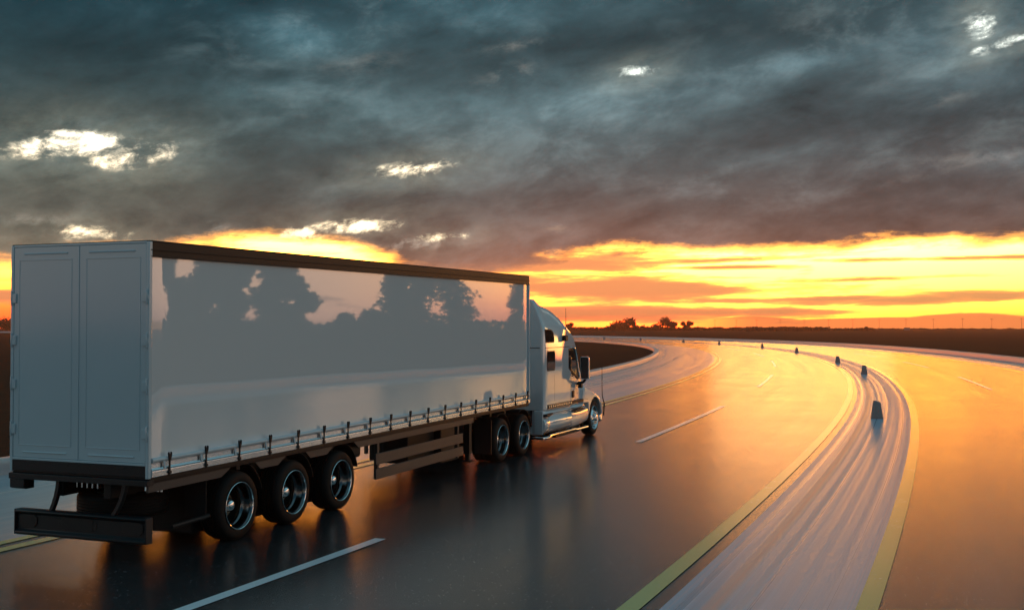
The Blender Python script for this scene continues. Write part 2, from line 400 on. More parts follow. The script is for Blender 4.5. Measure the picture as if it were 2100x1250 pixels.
def lathe(bm, prof, n=40, cx=0, cy=0, cz=0, close=False):
    """Revolve (x, r) about the X axis."""
    rings = []
    for x, r in prof:
        rings.append([bm.verts.new((cx + x, cy + r * math.cos(2 * math.pi * k / n), cz + r * math.sin(2 * math.pi * k / n))) for k in range(n)])
    prs = list(zip(rings, rings[1:])) + ([(rings[-1], rings[0])] if close else [])
    for A, B in prs:
        for k in range(n): bm.faces.new((A[k], A[(k + 1) % n], B[(k + 1) % n], B[k]))
    return rings

def loft(bm, secs, closed=True, caps=True):
    rings = [[bm.verts.new(p) for p in s] for s in secs]; n = len(rings[0])
    for A, B in zip(rings, rings[1:]):
        for k in range(n if closed else n - 1): bm.faces.new((A[k], A[(k + 1) % n], B[(k + 1) % n], B[k]))
    if caps and closed: bm.faces.new(rings[0]); bm.faces.new(rings[-1])
    return rings

def extrude_yz(bm, poly, x0, x1):
    A = [bm.verts.new((x0, y, z)) for y, z in poly]; B = [bm.verts.new((x1, y, z)) for y, z in poly]; n = len(poly)
    for k in range(n): bm.faces.new((A[k], A[(k + 1) % n], B[(k + 1) % n], B[k]))
    bm.faces.new(A); bm.faces.new(B)

def each(name, m, parent, *bs, fn=None, **k):
    out = []
    for b in bs:
        f = fn or link
        out.append(f(name, boxes(b), m, parent, **k))
    return out

def thing(name, label, cat, loc=(0, 0, 0), rz=0, group=None):
    o = bpy.data.objects.new(name, None); C.objects.link(o); o.location = loc; o.rotation_euler = (0, 0, rz)
    o['label'] = label; o['category'] = cat
    if group: o['group'] = group
    return o
def tag(o, label, cat, group=None):
    o['label'] = label; o['category'] = cat
    if group: o['group'] = group
    return o
def part_empty(name, parent, loc=(0, 0, 0), rot=(0, 0, 0)):
    o = bpy.data.objects.new(name, None); C.objects.link(o); o.parent = parent; o.location = loc; o.rotation_euler = rot; return o
def copy_to(o, parent, loc=None, rot=None):
    c = o.copy(); C.objects.link(c); c.parent = parent
    if loc is not None: c.location = loc
    if rot is not None: c.rotation_euler = rot
    for ch in list(o.children): copy_to(ch, c)
    return c

# ------------------------------------------------------------------ the road's line
KN = [-60, 0, 15, 30, 50, 75, 100, 130, 170, 220, 300, 340, 420, 900]
KV = [0.0, .00217, .00178, .00272, .00217, .0026, .00235, .00307, .00421, .00324, .00322, .0026, .0019, .0019]
def kappa(s):
    if s <= KN[0]: return 0.0
    for i in range(len(KN) - 1):
        if s <= KN[i + 1]: return KV[i] + (KV[i + 1] - KV[i]) * (s - KN[i]) / (KN[i + 1] - KN[i])
    return KV[-1]
ROAD = {}
def build_line():
    x, y, th = 1.7297, 0.0, -0.0089
    for i in range(0, 1401):
        ROAD[i] = (x, y, th)
        th += kappa(i * .5) * .5; x += -math.sin(th) * .5; y += math.cos(th) * .5
    x, y, th = ROAD[0]
    for i in range(-1, -400, -1):
        x -= -math.sin(th) * .5; y -= math.cos(th) * .5; th -= kappa(i * .5) * .5
        ROAD[i] = (x, y, th)
build_line()
def at(s, off, z=0.0):
    i = math.floor(s * 2); f = s * 2 - i
    x0, y0, t0 = ROAD[i]; x1, y1, t1 = ROAD[i + 1]
    x, y, th = x0 + (x1 - x0) * f, y0 + (y1 - y0) * f, t0 + (t1 - t0) * f
    return Vector((x + math.cos(th) * off, y + math.sin(th) * off, z))
def stations(s0, s1):
    out = [s0]
    while out[-1] < s1:
        s = out[-1]; out.append(min(s1, s + (1.0 if -20 < s < 160 else 2.0 if s < 300 else 4.0)))
    return out
def ribbon(name, cols, s0, s1, m, parent=None):
    """cols: list of (offset, z) across; swept along the road, with UV in metres."""
    bm = bmesh.new(); uv = bm.loops.layers.uv.new('UVMap'); st = stations(s0, s1); rows = []
    for s in st: rows.append([bm.verts.new(at(s, o, z)) for o, z in cols])
    arc = [0.0]
    for (o0, z0), (o1, z1) in zip(cols, cols[1:]): arc.append(arc[-1] + math.hypot(o1 - o0, z1 - z0))
    for i in range(len(st) - 1):
        for k in range(len(cols) - 1):
            f = bm.faces.new((rows[i][k], rows[i][k + 1], rows[i + 1][k + 1], rows[i + 1][k]))
            for l, (u, v) in zip(f.loops, ((arc[k], st[i]), (arc[k + 1], st[i]), (arc[k + 1], st[i + 1]), (arc[k], st[i + 1]))): l[uv].uv = (u + cols[0][0], v)
            if f.normal.z < 0: f.normal_flip()
    me = bpy.data.meshes.new(name); bm.to_mesh(me); bm.free(); me.materials.append(M[m])
    o = bpy.data.objects.new(name, me); C.objects.link(o)
    if parent is not None: o.parent = parent
    return o
def struct(o): o['kind'] = 'structure'; return o

S0, S1 = -120, 640
# ground: one sheet to beyond the horizon line, kept lower than the road
bm = bmesh.new()
rr = [0, 60, 150, 300, 500, 800, 1120]; prev = None
for r_ in rr:
    ring = [bm.verts.new((r_ * math.cos(k * math.pi / 32), r_ * math.sin(k * math.pi / 32), -0.05)) for k in range(64)] if r_ else [bm.verts.new((0, 0, -0.05))]
    if prev:
        for k in range(64):
            if len(prev) == 1: bm.faces.new((prev[0], ring[k], ring[(k + 1) % 64]))
            else: bm.faces.new((prev[k], ring[k], ring[(k + 1) % 64], prev[(k + 1) % 64]))
    prev = ring
struct(link('field', bm, 'field', smooth=False))
road = struct(ribbon('road', [(-4.9, 0), (-2, 0), (0, 0), (2.2, 0), (4.7, 0), (6.5, 0), (10.5, 0), (16.0, 0)], S0, S1, 'asphalt'))
struct(ribbon('median_strip', [(4.57, .004), (5.2, .004), (5.9, .004), (6.46, .004)], S0, S1, 'median'))
struct(ribbon('shoulder', [(-10.15, .004), (-8, .004), (-6, .004), (-4.73, .004)], S0, S1, 'shoulder'))
struct(ribbon('shoulder', [(15.75, .004), (17.5, .004), (19.3, .004)], S0, S1, 'shoulder'))
def kerbcols(o0, o1, h, r=0.09):
    c = [(o0, -0.05), (o0, h - r)]
    for k in range(1, 6): c.append((o0 + r * (1 - math.cos(k * math.pi / 10)), h - r + r * math.sin(k * math.pi / 10)))
    for k in range(0, 6): c.append((o1 - r * (1 - math.sin(math.pi / 2 - k * math.pi / 10 + 0)) if False else o1 - r + r * math.sin(k * math.pi / 10), h - r + r * math.cos(k * math.pi / 10)))
    c.append((o1, -0.05)); return c
def kerb(o0, o1, h, label):
    o = ribbon('kerb', kerbcols(o0, o1, h), S0, S1, 'kerb')
    for f in o.data.polygons: f.use_smooth = True
    struct(o)
kerb(-10.62, -10.1, 0.30, '')
kerb(19.25, 19.7, 0.42, '')
# painted lines
Z = 0.008
for o0, o1 in ((-4.72, -4.54), (-4.35, -4.15), (4.16, 4.38), (6.46, 6.68), (14.9, 15.1)):
    ribbon('edge_line', [(o0, Z), (o1, Z)], S0, S1, 'yellow', road)
for k in range(-5, 14):
    s0 = 16.6 + 27.5 * k
    if s0 < S0 + 4: continue
    ribbon('lane_dash', [(-.085, Z), (.085, Z)], s0, s0 + 13.6, 'white', road)
    s0 += 0.6
    ribbon('lane_dash', [(10.42, Z), (10.59, Z)], s0, s0 + 13.0, 'white', road)

# ------------------------------------------------------------------ marker bollards on the median
def bollard_mesh():
    bm = bmesh.new(); secs = []
    for z, hx, hy, tilt in ((0, .197, .155, 0), (.05, .19, .15, 0), (.50, .122, .10, .02), (.545, .104, .085, .03)):
        sec = []
        for k in range(16):
            t = 2 * math.pi * (k + .5) / 16
            cx_, sx_ = math.cos(t), math.sin(t)
            q = 0.28
            x = math.copysign(abs(cx_) ** q, cx_) * hx; y = math.copysign(abs(sx_) ** q, sx_) * hy
            sec.append((x, y, z - tilt * x / hx if z > .3 else z))
        secs.append(sec)
    loft(bm, secs); return bm
bol = [(26.3, 5.45), (60.0, 5.4), (81.2, 5.0), (115.75, 4.95), (141.5, 4.95), (169.75, 4.95), (190.75, 4.95), (215, 5.0), (237.25, 5.8)]
b0 = None
blabels = ['grey tapered concrete bollard nearest the camera, alone between the two yellow lines',
           'second grey tapered bollard along the median, standing where the strip bends left',
           'third bollard from the front on the median, small against the gold road',
           'fourth bollard from the front along the curving median',
           'fifth bollard from the front, midway round the distant bend',
           'sixth bollard from the front, in the row curving toward the truck',
           'seventh bollard from the front, below the gap between the two big far trees',
           'eighth bollard from the front, a tiny dark peg below the left big far tree',
           'ninth and farthest visible bollard, a tiny dark peg closest to the truck cab']
for (s, off_), lb in zip(bol, blabels):
    if b0 is None: o = b0 = link('bollard', bollard_mesh(), 'bollard', bevel=0.012)
    else: o = b0.copy(); C.objects.link(o)
    p = at(s, off_); o.location = (p.x, p.y, 0.004); o.rotation_euler = (0, 0, ROAD[int(s * 2)][2])
    tag(o, lb, 'bollard', 'bollards along the median')

# ------------------------------------------------------------------ wheels (outer face at x = 0, axle along x, centre at the origin)
RT = 0.472
def tyre_bm(w_=0.37, n=48):
    bm = bmesh.new()
    prof = [(-0.02, .318), (-0.004, .335), (0.0, .36), (-0.004, .41), (-0.018, .445), (-0.04, .462), (-0.07, .470)]
    ng = 5; span = w_ - 0.14
    for i in range(ng):
        x = -0.07 - span * (i + .5) / ng
        prof += [(x + .020, .472), (x + .012, .472), (x + .009, .458), (x - .009, .458), (x - .012, .472), (x - .020, .472)]
    prof += [(-w_ + .07, .470), (-w_ + .04, .462), (-w_ + .018, .445), (-w_ + .004, .41), (-w_, .36), (-w_ + .02, .318)]
    lathe(bm, prof, n, close=True); return bm
def dish_rim_bm(n=48):
    bm = bmesh.new()
    lathe(bm, [(-0.03, .322), (0.006, .325), (0.009, .320), (0.006, .314), (-0.006, .310)], n)
    return bm
def dish_barrel_bm(n=48):
    bm = bmesh.new()
    lathe(bm, [(-0.006, .310), (-0.016, .300), (-0.05, .292), (-0.10, .288), (-0.135, .280), (-0.15, .262), (-0.165, .255), (-0.21, .252)], n)
    return bm
def dish_disc_bm(n=40):
    bm = bmesh.new()
    lathe(bm, [(-0.21, .2525), (-0.30, .24), (-0.29, .19), (-0.265, .165), (-0.265, .10)], n)
    return bm
def flange_bm():
    bm = bmesh.new(); lathe(bm, [(-0.168, .168), (-0.150, .165), (-0.148, .095), (-0.168, .09)], 36); return bm
def flange_holes_bm():
    bm = bmesh.new()
    for k in range(10):
        t = k * math.pi / 5
        lathe(bm, [(-0.160, .0105), (-0.1465, .0105), (-0.1465, .0001)], 8, 0, .138 * math.cos(t), .138 * math.sin(t))
    return bm
def hub_bm():
    bm = bmesh.new()
    lathe(bm, [(-0.16, .095), (-0.10, .092), (-0.085, .094), (-0.070, .086), (-0.045, .078), (-0.025, .060), (-0.015, .035), (-0.012, .0005)], 28)
    return bm
def make_wheel(parent, loc, flip=False):
    wl = part_empty('wheel', parent, loc, (0, 0, math.pi if flip else 0))
    link('tyre', tyre_bm(), 'rubber', wl); link('rim', dish_rim_bm(), 'chrome', wl); link('rim_barrel', dish_barrel_bm(), 'barrel', wl); link('wheel_disc', dish_disc_bm(), 'dull_steel', wl)
    hf = link('hub_flange', flange_bm(), 'tan_flange', wl); sh_ = link('stud_hole', flange_holes_bm(), 'frame', wl); sh_['kind'] = 'stuff'
    hc = link('hub_cap', hub_bm(), 'chrome', wl)
    for o in (hf, sh_, hc): o.location = (-.095, 0, 0)
    return wl

# ------------------------------------------------------------------ semi-trailer
TR = thing('semi_trailer', 'long white box semi-trailer with a glossy curtain side and black underframe', 'trailer')
LB, W = 13.08, 2.212
TP, TRL = 0.0075, 0.0011                 # the trailer stands slightly nose-up
deck_m = Matrix(((1, 0, 0, 0), (0, 1, 0, 0), (TRL, TP, 1, 0), (0, 0, 0, 1)))
def tl(name, bm, m, parent=None, **k):   # a part of the raised body
    for v in bm.verts: v.co = deck_m @ v.co
    return link(name, bm, m, parent or TR, **k)
ZB, ZD, ZT = 1.09, 1.2486, 4.0
# body core (front wall, roof, left side)
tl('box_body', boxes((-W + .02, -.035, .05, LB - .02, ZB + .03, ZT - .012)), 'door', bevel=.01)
tl('roof', boxes((-W, -.004, .004, LB, ZT - .012, ZT)), 'rail_dark', bevel=.004)
bm = bmesh.new()
extrude_yz(bm, [(0, 0)] * 0 or [(.012, 3.80), (LB - .012, 3.80), (LB - .012, 3.986), (.012, 3.986)], -.034, -.006)
tl('roof_rail', bm, 'rail_dark', bevel=.006)
each('roof_rail_lip', 'rail_dark', TR, (-.012, .006, .012, LB - .005, 3.878, 3.890), (-.02, .003, .012, LB - .005, 3.795, 3.812), fn=tl, bevel=.003)
tl('roof_rail', boxes((-W - .004, -W + .03, .012, LB - .012, 3.80, 3.986)), 'rail_dark', bevel=.006)
# glossy curtain: a very slightly billowing sheet with thickness
bm = bmesh.new(); nx, nz = 120, 16; g = []
for i in range(nx + 1):
    y = .055 + (LB - .11) * i / nx; row = []
    for j in range(nz + 1):
        z = 1.235 + (3.797 - 1.235) * j / nz
        u = i / nx; v = j / nz
        b = math.sin(math.pi * v) * .003 + mnoise.noise(Vector((y * .55, z * .7, 1.3))) * .0016
        edge_ = min(1, min(u, 1 - u) * nx / 3.0) * min(1, min(v, 1 - v) * 6)
        row.append(bm.verts.new((-.030 + .006 + b * edge_ - (.010 * max(0, 1 - u * LB / .10)) - (.012 * max(0, 1 - (1 - u) * LB / .12)), y, z)))
    g.append(row)
for i in range(nx):
    for j in range(nz): bm.faces.new((g[i][j], g[i + 1][j], g[i + 1][j + 1], g[i][j + 1]))
tl('side_curtain', bm, 'panel', auto=60)
tl('side_curtain', boxes((-W - .002, -W + .019, .05, LB - .05, 1.27, 3.797)), 'panel')
# curtain hem tube and webs
bm = bmesh.new(); tube(bm, [(-.006, .06, 1.292), (-.006, LB - .05, 1.292)], .030, 12); tl('hem_tube', bm, 'door')
# bright extruded side raves with ribs
prof = [(-.03, 1.30), (-.012, 1.296), (-.012, 1.232), (.010, 1.226), (.018, 1.206), (.014, 1.190), (.020, 1.184)]
for k in range(6):
    z = 1.180 - k * .0145
    prof += [(.021, z), (.021, z - .010), (.017, z - .0115), (.017, z - .013)]
prof += [(.021, 1.092), (-.03, 1.092)]
prof = [(x, 1.092 + (z - 1.092) * .76) for x, z in prof]
bm = bmesh.new(); loft(bm, [[(x, y, z) for x, z in prof] for y in (.045, LB - .02)]); tl('side_rave', bm, 'alu', auto=20)
bm = bmesh.new(); loft(bm, [[(-W - x, y, z) for x, z in prof] for y in (.045, LB - .02)]); tl('side_rave', bm, 'alu', auto=20)
# buckles and webbing, one by one
bk0 = None
def buckle_bm():
    bm = bmesh.new()
    for s in (-1, 1):
        extrude_yz(bm, [(s * .004, 1.395), (s * .020, 1.395), (s * .026, 1.425), (s * .030, 1.470), (s * .021, 1.498), (s * .015, 1.455), (s * .006, 1.430)], .020, .046)
    box(bm, .022, .042, -.020, .020, 1.345, 1.400)
    box(bm, .020, .034, -.014, .014, 1.135, 1.350)
    lathe(bm, [(.018, .001), (.020, .030), (.042, .030), (.046, .001)], 12, 0, 0, 1.135)
    box(bm, .020, .034, -.012, .012, 1.085, 1.12)
    for v in bm.verts: v.co.z = 1.085 + (v.co.z - 1.085) * .70
    return bm
def web_bm():
    bm = bmesh.new(); loft(bm, [[(.008, -.034, 1.285), (.008, .010, 1.285), (.014, .010, 1.285), (.014, -.034, 1.285)],
                               [(.006, -.016, 1.185), (.006, .012, 1.185), (.022, .012, 1.175), (.022, -.016, 1.175)]]); return bm
wb0 = None
for k in range(18):
    y = .36 + .736 * k; loc = (0.0, y, TP * y)
    if bk0 is None: bk0 = link('buckle', buckle_bm(), 'plastic', TR, bevel=.003); bk0.location = loc
    else: copy_to(bk0, TR, loc)
    loc = (0.0, y - .075, TP * y)
    if wb0 is None: wb0 = link('web_strap', web_bm(), 'door', TR); wb0.location = loc
    else: copy_to(wb0, TR, loc)
# corner posts
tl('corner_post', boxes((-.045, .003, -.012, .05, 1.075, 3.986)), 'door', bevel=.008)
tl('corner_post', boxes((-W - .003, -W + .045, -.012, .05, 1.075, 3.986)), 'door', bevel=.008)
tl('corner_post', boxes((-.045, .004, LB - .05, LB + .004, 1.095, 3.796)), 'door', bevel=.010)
each('rear_frame', 'door', TR, (-W + .045, -.045, -.008, .04, 3.965, 3.99), (-W + .045, -.045, -.014, .04, 1.232, 1.262), fn=tl, bevel=.004)
# rear doors
mid = -W / 2
def door(x0, x1, hinge_right):
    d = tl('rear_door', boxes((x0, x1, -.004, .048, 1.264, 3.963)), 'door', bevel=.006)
    def mould(bm_, x0_, x1_, z0_, z1_, t=.011):
        for b in ((x0_, x1_, -.009, -.003, z1_ - t, z1_), (x0_, x1_, -.009, -.003, z0_, z0_ + t), (x0_, x0_ + t, -.009, -.003, z0_ + t, z1_ - t), (x1_ - t, x1_, -.009, -.003, z0_ + t, z1_ - t)): box(bm_, *b)
    bm = bmesh.new(); mould(bm, x0 + (.12 if hinge_right else .085), x1 - (.085 if hinge_right else .10), 1.42, 3.80)
    tl('panel_moulding', bm, 'door', d, bevel=.0025)
    for z in (3.875, 1.335):
        bm = bmesh.new(); tube(bm, [(x0 + .17, -.006, z), (x1 - .17, -.006, z)], .010, 8); tl('stiffener', bm, 'door', d)
    for z in (3.30, 2.76, 2.20, 1.62):
        xh = x1 + .012 if hinge_right else x0 - .012
        s = -1 if hinge_right else 1
        bm = bmesh.new(); box(bm, min(xh - s * .01, xh + s * .058), max(xh - s * .01, xh + s * .058), -.024, -.005, z - .055, z + .065)
        tube(bm, [(xh - s * .012, -.022, z - .085), (xh - s * .012, -.022, z + .10)], .012, 8)
        box(bm, min(xh - s * .01, xh - s * .035), max(xh - s * .01, xh - s * .035), -.02, .02, z - .03, z + .03)
        tl('hinge', bm, 'door', d, bevel=.004)
    return d
door(-W + .048, mid - .004, False); door(mid + .004, -.048, True)
bm = boxes((mid - .016, mid + .016, -.012, -.0055, 1.27, 3.96)); tl('door_seal', bm, 'door', bevel=.003)
# black rear sill with lamp recesses
sill = each('rear_sill', 'sill', TR, (-W + .025, -.03, -.010, .06, 1.09, 1.230), (-W + .03, -.035, .02, .07, 1.06, 1.09), (-W, .0, -.03, .10, .985, 1.06), fn=tl, bevel=.006)[0]
for x in (-W + .36, -W + .90, -.98, -.42):
    tl('lamp_recess', boxes((x - .065, x + .065, -.013, -.009, 1.185, 1.215)), 'plastic', sill, bevel=.006)
    bm = bmesh.new(); box(bm, x + .09 if x < mid else x - .11, x + .11 if x < mid else x - .09, -.013, -.009, 1.19, 1.21); tl('lamp_recess', bm, 'plastic', sill)
bm = bmesh.new(); extrude_yz(bm, [(-.02, .99), (-.02, .87), (.03, .852), (.16, .852), (.16, .99)], -W + .01, -W + .25); tl('corner_buffer', bm, 'sill', bevel=.01)
# lower dark side beam with stepped lower flange and cut-outs over the wheels
tl('side_beam', boxes((-.045, -.008, .03, LB - .03, 1.035, 1.090), (-.060, -.016, .03, LB - .03, 1.012, 1.035)), 'rail_dark', bevel=.005)
tl('side_beam', boxes((-W + .008, -W + .045, .03, LB - .03, 1.02, 1.090)), 'rail_dark', bevel=.005)
WY = (1.92, 3.29, 4.66)
def apron(y0, y1, s0, s1):
    bm = bmesh.new(); extrude_yz(bm, [(y0, 1.008), (y0 + s0, .90), (y1 - s1, .90), (y1, 1.008)], -.062, -.030); tl('side_apron', bm, 'guard', bevel=.004)
apron(.03, 1.72, 0, .22); apron(2.28, 3.06, .14, .20); apron(3.60, 4.42, .14, .20); 
apron(5.06, 9.95, .16, .02)
# chassis
each('chassis_beam', 'frame', TR, (-1.55, -1.43, .1, 12.6, .78, 1.03), (-.78, -.66, .1, 12.6, .78, 1.03), fn=tl, bevel=.01)
each('cross_member', 'frame', TR, *[(-W + .1, -.1, y, y + .08, .94, 1.03) for y in [.3 + .82 * i for i in range(15)]], fn=tl)
for y in WY:
    bm = bmesh.new(); tube(bm, [(-W + .35, y, .47), (-.35, y, .47)], .075, 12); link('axle', bm, 'frame', TR)
    each('air_spring', 'frame', TR, (-1.62, -1.36, y + .1, y + .45, .45, .8), (-.85, -.59, y + .1, y + .45, .45, .8), bevel=.05)
w0 = make_wheel(TR, (-.03, WY[0], RT))
for y in WY[1:]: copy_to(w0, TR, (-.03, y, RT))
for y in WY: copy_to(w0, TR, (-W + .03, y, RT), (0, 0, math.pi))
# mudguards: arched sheets over each wheel, both sides
def mudguard_bm(x0, x1, a0, a1, r=.565, t=.012):
    bm = bmesh.new(); secs = []
    for k in range(17):
        an = a0 + (a1 - a0) * k / 16; c, s = math.cos(an), math.sin(an)
        secs.append([(x0, r * c, r * s), (x1, r * c, r * s), (x1, (r + t) * c, (r + t) * s), (x0, (r + t) * c, (r + t) * s)])
    loft(bm, secs); return bm
mg0 = None
for y in WY:
    for x in (0, -W + .43):
        if mg0 is None: mg0 = link('mudguard', mudguard_bm(-.40, -.045, R(2 if y == WY[2] else 14), R(118)), 'plastic', TR, bevel=.004); mg0.location = (x, y, RT + .02)
        else: copy_to(mg0, TR, (x, y, RT + .02))
each('mudflap', 'plastic', TR, (-.40, -.06, 1.205, 1.222, .40, .93), (-W + .06, -W + .40, 1.205, 1.222, .40, .93))
bm = bmesh.new(); tube(bm, [(-.062, 1.21, .42), (-.062, 1.21, .92)], .009, 6); link('flap_rod', bm, 'frame', TR); bm = bmesh.new(); tube(bm, [(-.09, .55, .40), (-.085, .95, .415), (-.062, 1.18, .425), (-.05, 1.26, .44)], .03, 8)
link('flap_stay', bm, 'frame', TR)
each('bogie_light_block', 'frame', TR, (-W + .44, -.46, 1.45, 2.75, .13, .95), (-W + .44, -.46, 2.80, 3.95, .13, .95), (-W + .44, -.46, 4.0, 5.2, .13, .95), bevel=.02)  # added dark blocks, keep the low sky light from showing between the wheels
# spare wheel slung flat under the tail
sp = copy_to(w0, TR, (-1.02, .74, .80), (0, R(-90), 0)); sp.name = 'spare_wheel'; sp.scale = (0.85, 1.22, 1.22)
bm = bmesh.new()
for x, y, z0, z1 in [(-1.52 + .085 * i, .35, .86, .955) for i in range(6)] + [(x, .55, .835, .90) for x in (-.50, -.40, -.31, -.25)]:
    bm = bmesh.new(); tube(bm, [(x, y, z0), (x, y, z1)], .016, 6); link('stud', bm, 'chrome', TR)
# rear underrun beam
bm = bmesh.new()
secs = []
prof = [(-.0, .60), (-.03, .585), (-.03, .565), (.012, .535), (.012, .345), (-.03, .315), (-.03, .285), (.0, .270), (.10, .270), (.10, .60)]
secs = [[(x, y, z) for y, z in prof] for x in (-2.10, -.03)]
loft(bm, secs)
ub = link('underrun_bar', bm, 'sill', TR, bevel=.008)
link('end_cap', boxes((-2.116, -2.10, -.028, .10, .275, .597)), 'sill', ub, bevel=.012); link('end_cap', boxes((-.03, -.012, -.028, .10, .275, .597)), 'sill', ub, bevel=.012)
for x0, x1 in ((-2.05, -1.76), (-.40, -.08)):
    bm = bmesh.new(); pl = [(x0 + .05, .375), (x1 - .05, .375), (x1, .42), (x1, .50), (x1 - .05, .535), (x0 + .05, .535), (x0, .50), (x0, .42)]
    A = [bm.verts.new((x, .012, z)) for x, z in pl]; B = [bm.verts.new((x, -.002, z)) for x, z in pl]
    for k in range(8): bm.faces.new((A[k], A[(k + 1) % 8], B[(k + 1) % 8], B[k]))
    bm.faces.new(B); link('lamp_plate', bm, 'plastic', ub, bevel=.003)
link('plate_holder', boxes((-1.36, -.86, .003, .013, .375, .52), (-1.42, -.80, .006, .0125, .40, .495)), 'plastic', ub, bevel=.01)
for x, lean in ((-1.47, -.10), (-.42, -.16)):
    bm = bmesh.new(); loft(bm, [[(x + lean * t * t - .028, .05 - .03 * t, 1.0 - .42 * t), (x + lean * t * t + .028, .05 - .03 * t, 1.0 - .42 * t), (x + lean * t * t + .028, .11 - .03 * t, 1.0 - .42 * t), (x + lean * t * t - .028, .11 - .03 * t, 1.0 - .42 * t)] for t in (0, .25, .5, .75, 1)])
    link('bar_bracket', bm, 'sill', TR, bevel=.004)
# side guard between the axles and the landing gear
for z0, z1 in ((.585, .775), (.335, .515)):
    o = link('guard_board', boxes((-.050, -.018, 5.80, 9.40, z0, z1)), 'guard', TR, bevel=.008)
    o.rotation_euler = (R(.55), 0, 0); o.location = (0, 0, -.055)
for y in (5.90, 9.20):
    link('guard_post', boxes((-.120, -.055, y, y + .07, .33, 1.0), (-.052, -.050, y + .005, y + .065, .33, .98)), 'guard', TR, bevel=.006)
    link('guard_post', boxes((-W + .055, -W + .120, y, y + .07, .33, 1.0)), 'guard', TR, bevel=.006)
link('guard_board', boxes((-W + .018, -W + .05, 5.80, 9.40, .59, .77), ), 'guard', TR, bevel=.008)
link('tool_box', boxes((-.95, -.42, 7.75, 8.9, .36, .93)), 'frame', TR, bevel=.02)
link('pallet_box', boxes((-1.9, -.30, 8.95, 9.75, .24, .98)), 'frame', TR, bevel=.02)
link('air_tank', boxes((-.55, -.20, 5.12, 5.62, .74, .98)), 'frame', TR, bevel=.05)
for x in (-.35, -W + .27):
    bm = boxes((x, x + .13, 10.15, 10.28, .30, 1.03), (x + .02, x + .11, 10.17, 10.26, .16, .32), (x - .05, x + .18, 10.10, 10.33, .14, .165))
    link('landing_leg', bm, 'frame', TR, bevel=.006)

# ------------------------------------------------------------------ tractor unit
TU = thing('tractor_unit', 'white long-nose sleeper cab tractor coupled ahead of the trailer', 'truck')
CX = -1.106
def sect(y, hw, zb, zs, hwt, zt, r=.16, n=5):
    """Cab cross-section: upright sides to zs, then leaning in to the roof."""
    half = [(0.0, zb), (hw * .6, zb), (hw - .03, zb), (hw, zb + .03), (hw, zb + (zs - zb) * .5), (hw, zs)]
    dxx, dzz = hwt - hw, zt - zs
    for k in range(1, n + 1):
        t = k / n
        # superellipse between (hw, zs) and (hwt, zt) that stays nearly straight, then rounds over
        px_ = hw + dxx * (t * .94); pz = zs + dzz * (1 - (1 - t) ** 1.25)
        half.append((px_, pz))
    half += [(hwt * .7, zt + .02), (hwt * .3, zt + .028), (0, zt + .03)]
    pts_ = [(CX + x, y, z) for x, z in half] + [(CX - x, y, z) for x, z in half[::-1][1:-1]]
    return pts_
zb = .93
secs = [sect(14.02, 1.04, zb, 2.86, .72, 3.50), sect(14.035, 1.075, zb, 2.87, .75, 3.56), sect(14.07, 1.098, zb, 2.88, .77, 3.585), sect(14.14, 1.106, zb, 2.88, .78, 3.585),
        sect(14.32, 1.106, zb, 2.88, .80, 3.49), sect(14.50, 1.106, zb, 2.88, .80, 3.435), sect(14.9, 1.106, zb, 2.88, .80, 3.38), sect(15.3, 1.106, zb, 2.87, .80, 3.30),
        sect(15.7, 1.106, zb, 2.84, .80, 3.20), sect(16.0, 1.106, zb, 2.76, .79, 3.09), sect(16.25, 1.10, zb, 2.62, .78, 2.95), sect(16.45, 1.09, zb, 2.40, .77, 2.74),
        sect(16.65, 1.075, zb, 2.10, .76, 2.45), sect(16.9, 1.05, zb, 1.75, .75, 2.08), sect(17.15, 1.02, zb, 1.45, .74, 1.72), sect(17.28, 1.0, zb, 1.34, .72, 1.50)]
bm = bmesh.new(); loft(bm, secs)
cabo = link('cab_body', bm, 'cabpaint', TU, auto=28)
def seam(*bs): return boxes(*bs)
XS = 0.0
link('panel_seam', seam((XS - .004, XS + .0022, 14.12, 16.30, 2.412, 2.428), (XS - .004, XS + .0022, 16.015, 16.030, 1.05, 2.41), (XS - .004, XS + .0022, 14.78, 14.786, 1.12, 1.75),
     (-1.9, -.10, 14.012, 14.0195, 2.412, 2.428), (-1.9, -.10, 14.012, 14.0195, .925, .935)), 'plastic', cabo)
def plate(poly, m, name, parent, x0=-.004, x1=.006, bevel=.003):
    bm = bmesh.new(); extrude_yz(bm, poly, x0, x1); return link(name, bm, m, parent, bevel=bevel)
def rrect(y0, y1, z0, z1, r=.05, n=4):
    out = []
    for cy_, cz_, a0 in ((y1 - r, z1 - r, 0), (y0 + r, z1 - r, 90), (y0 + r, z0 + r, 180), (y1 - r, z0 + r, 270)):
        for k in range(n + 1): an = R(a0 + 90 * k / n); out.append((cy_ + r * math.cos(an), cz_ + r * math.sin(an)))
    return out
def grow(poly, d):
    cy_ = sum(p[0] for p in poly) / len(poly); cz_ = sum(p[1] for p in poly) / len(poly)
    return [(y + math.copysign(d, y - cy_), z + math.copysign(d, z - cz_)) for y, z in poly]
q = [(14.16, 2.56), (14.70, 2.56), (14.745, 2.60), (14.735, 2.68), (14.68, 2.76), (14.58, 2.82), (14.46, 2.845), (14.12, 2.845), (14.10, 2.82)]
for poly in (q, rrect(14.25, 14.80, 1.88, 2.32, .06)):
    f = plate(grow(poly, .022), 'plastic', 'side_window', TU, -.004, .003)
    plate(poly, 'glass', 'pane', f, -.002, .006, 0)
dw = [(15.85, 2.34), (16.20, 2.34), (16.32, 2.28), (16.62, 1.74), (16.66, 1.63), (16.58, 1.60), (16.02, 1.82), (15.86, 1.90)]
f = plate(grow(dw, .03), 'plastic', 'door_window', TU, -.03, .003)
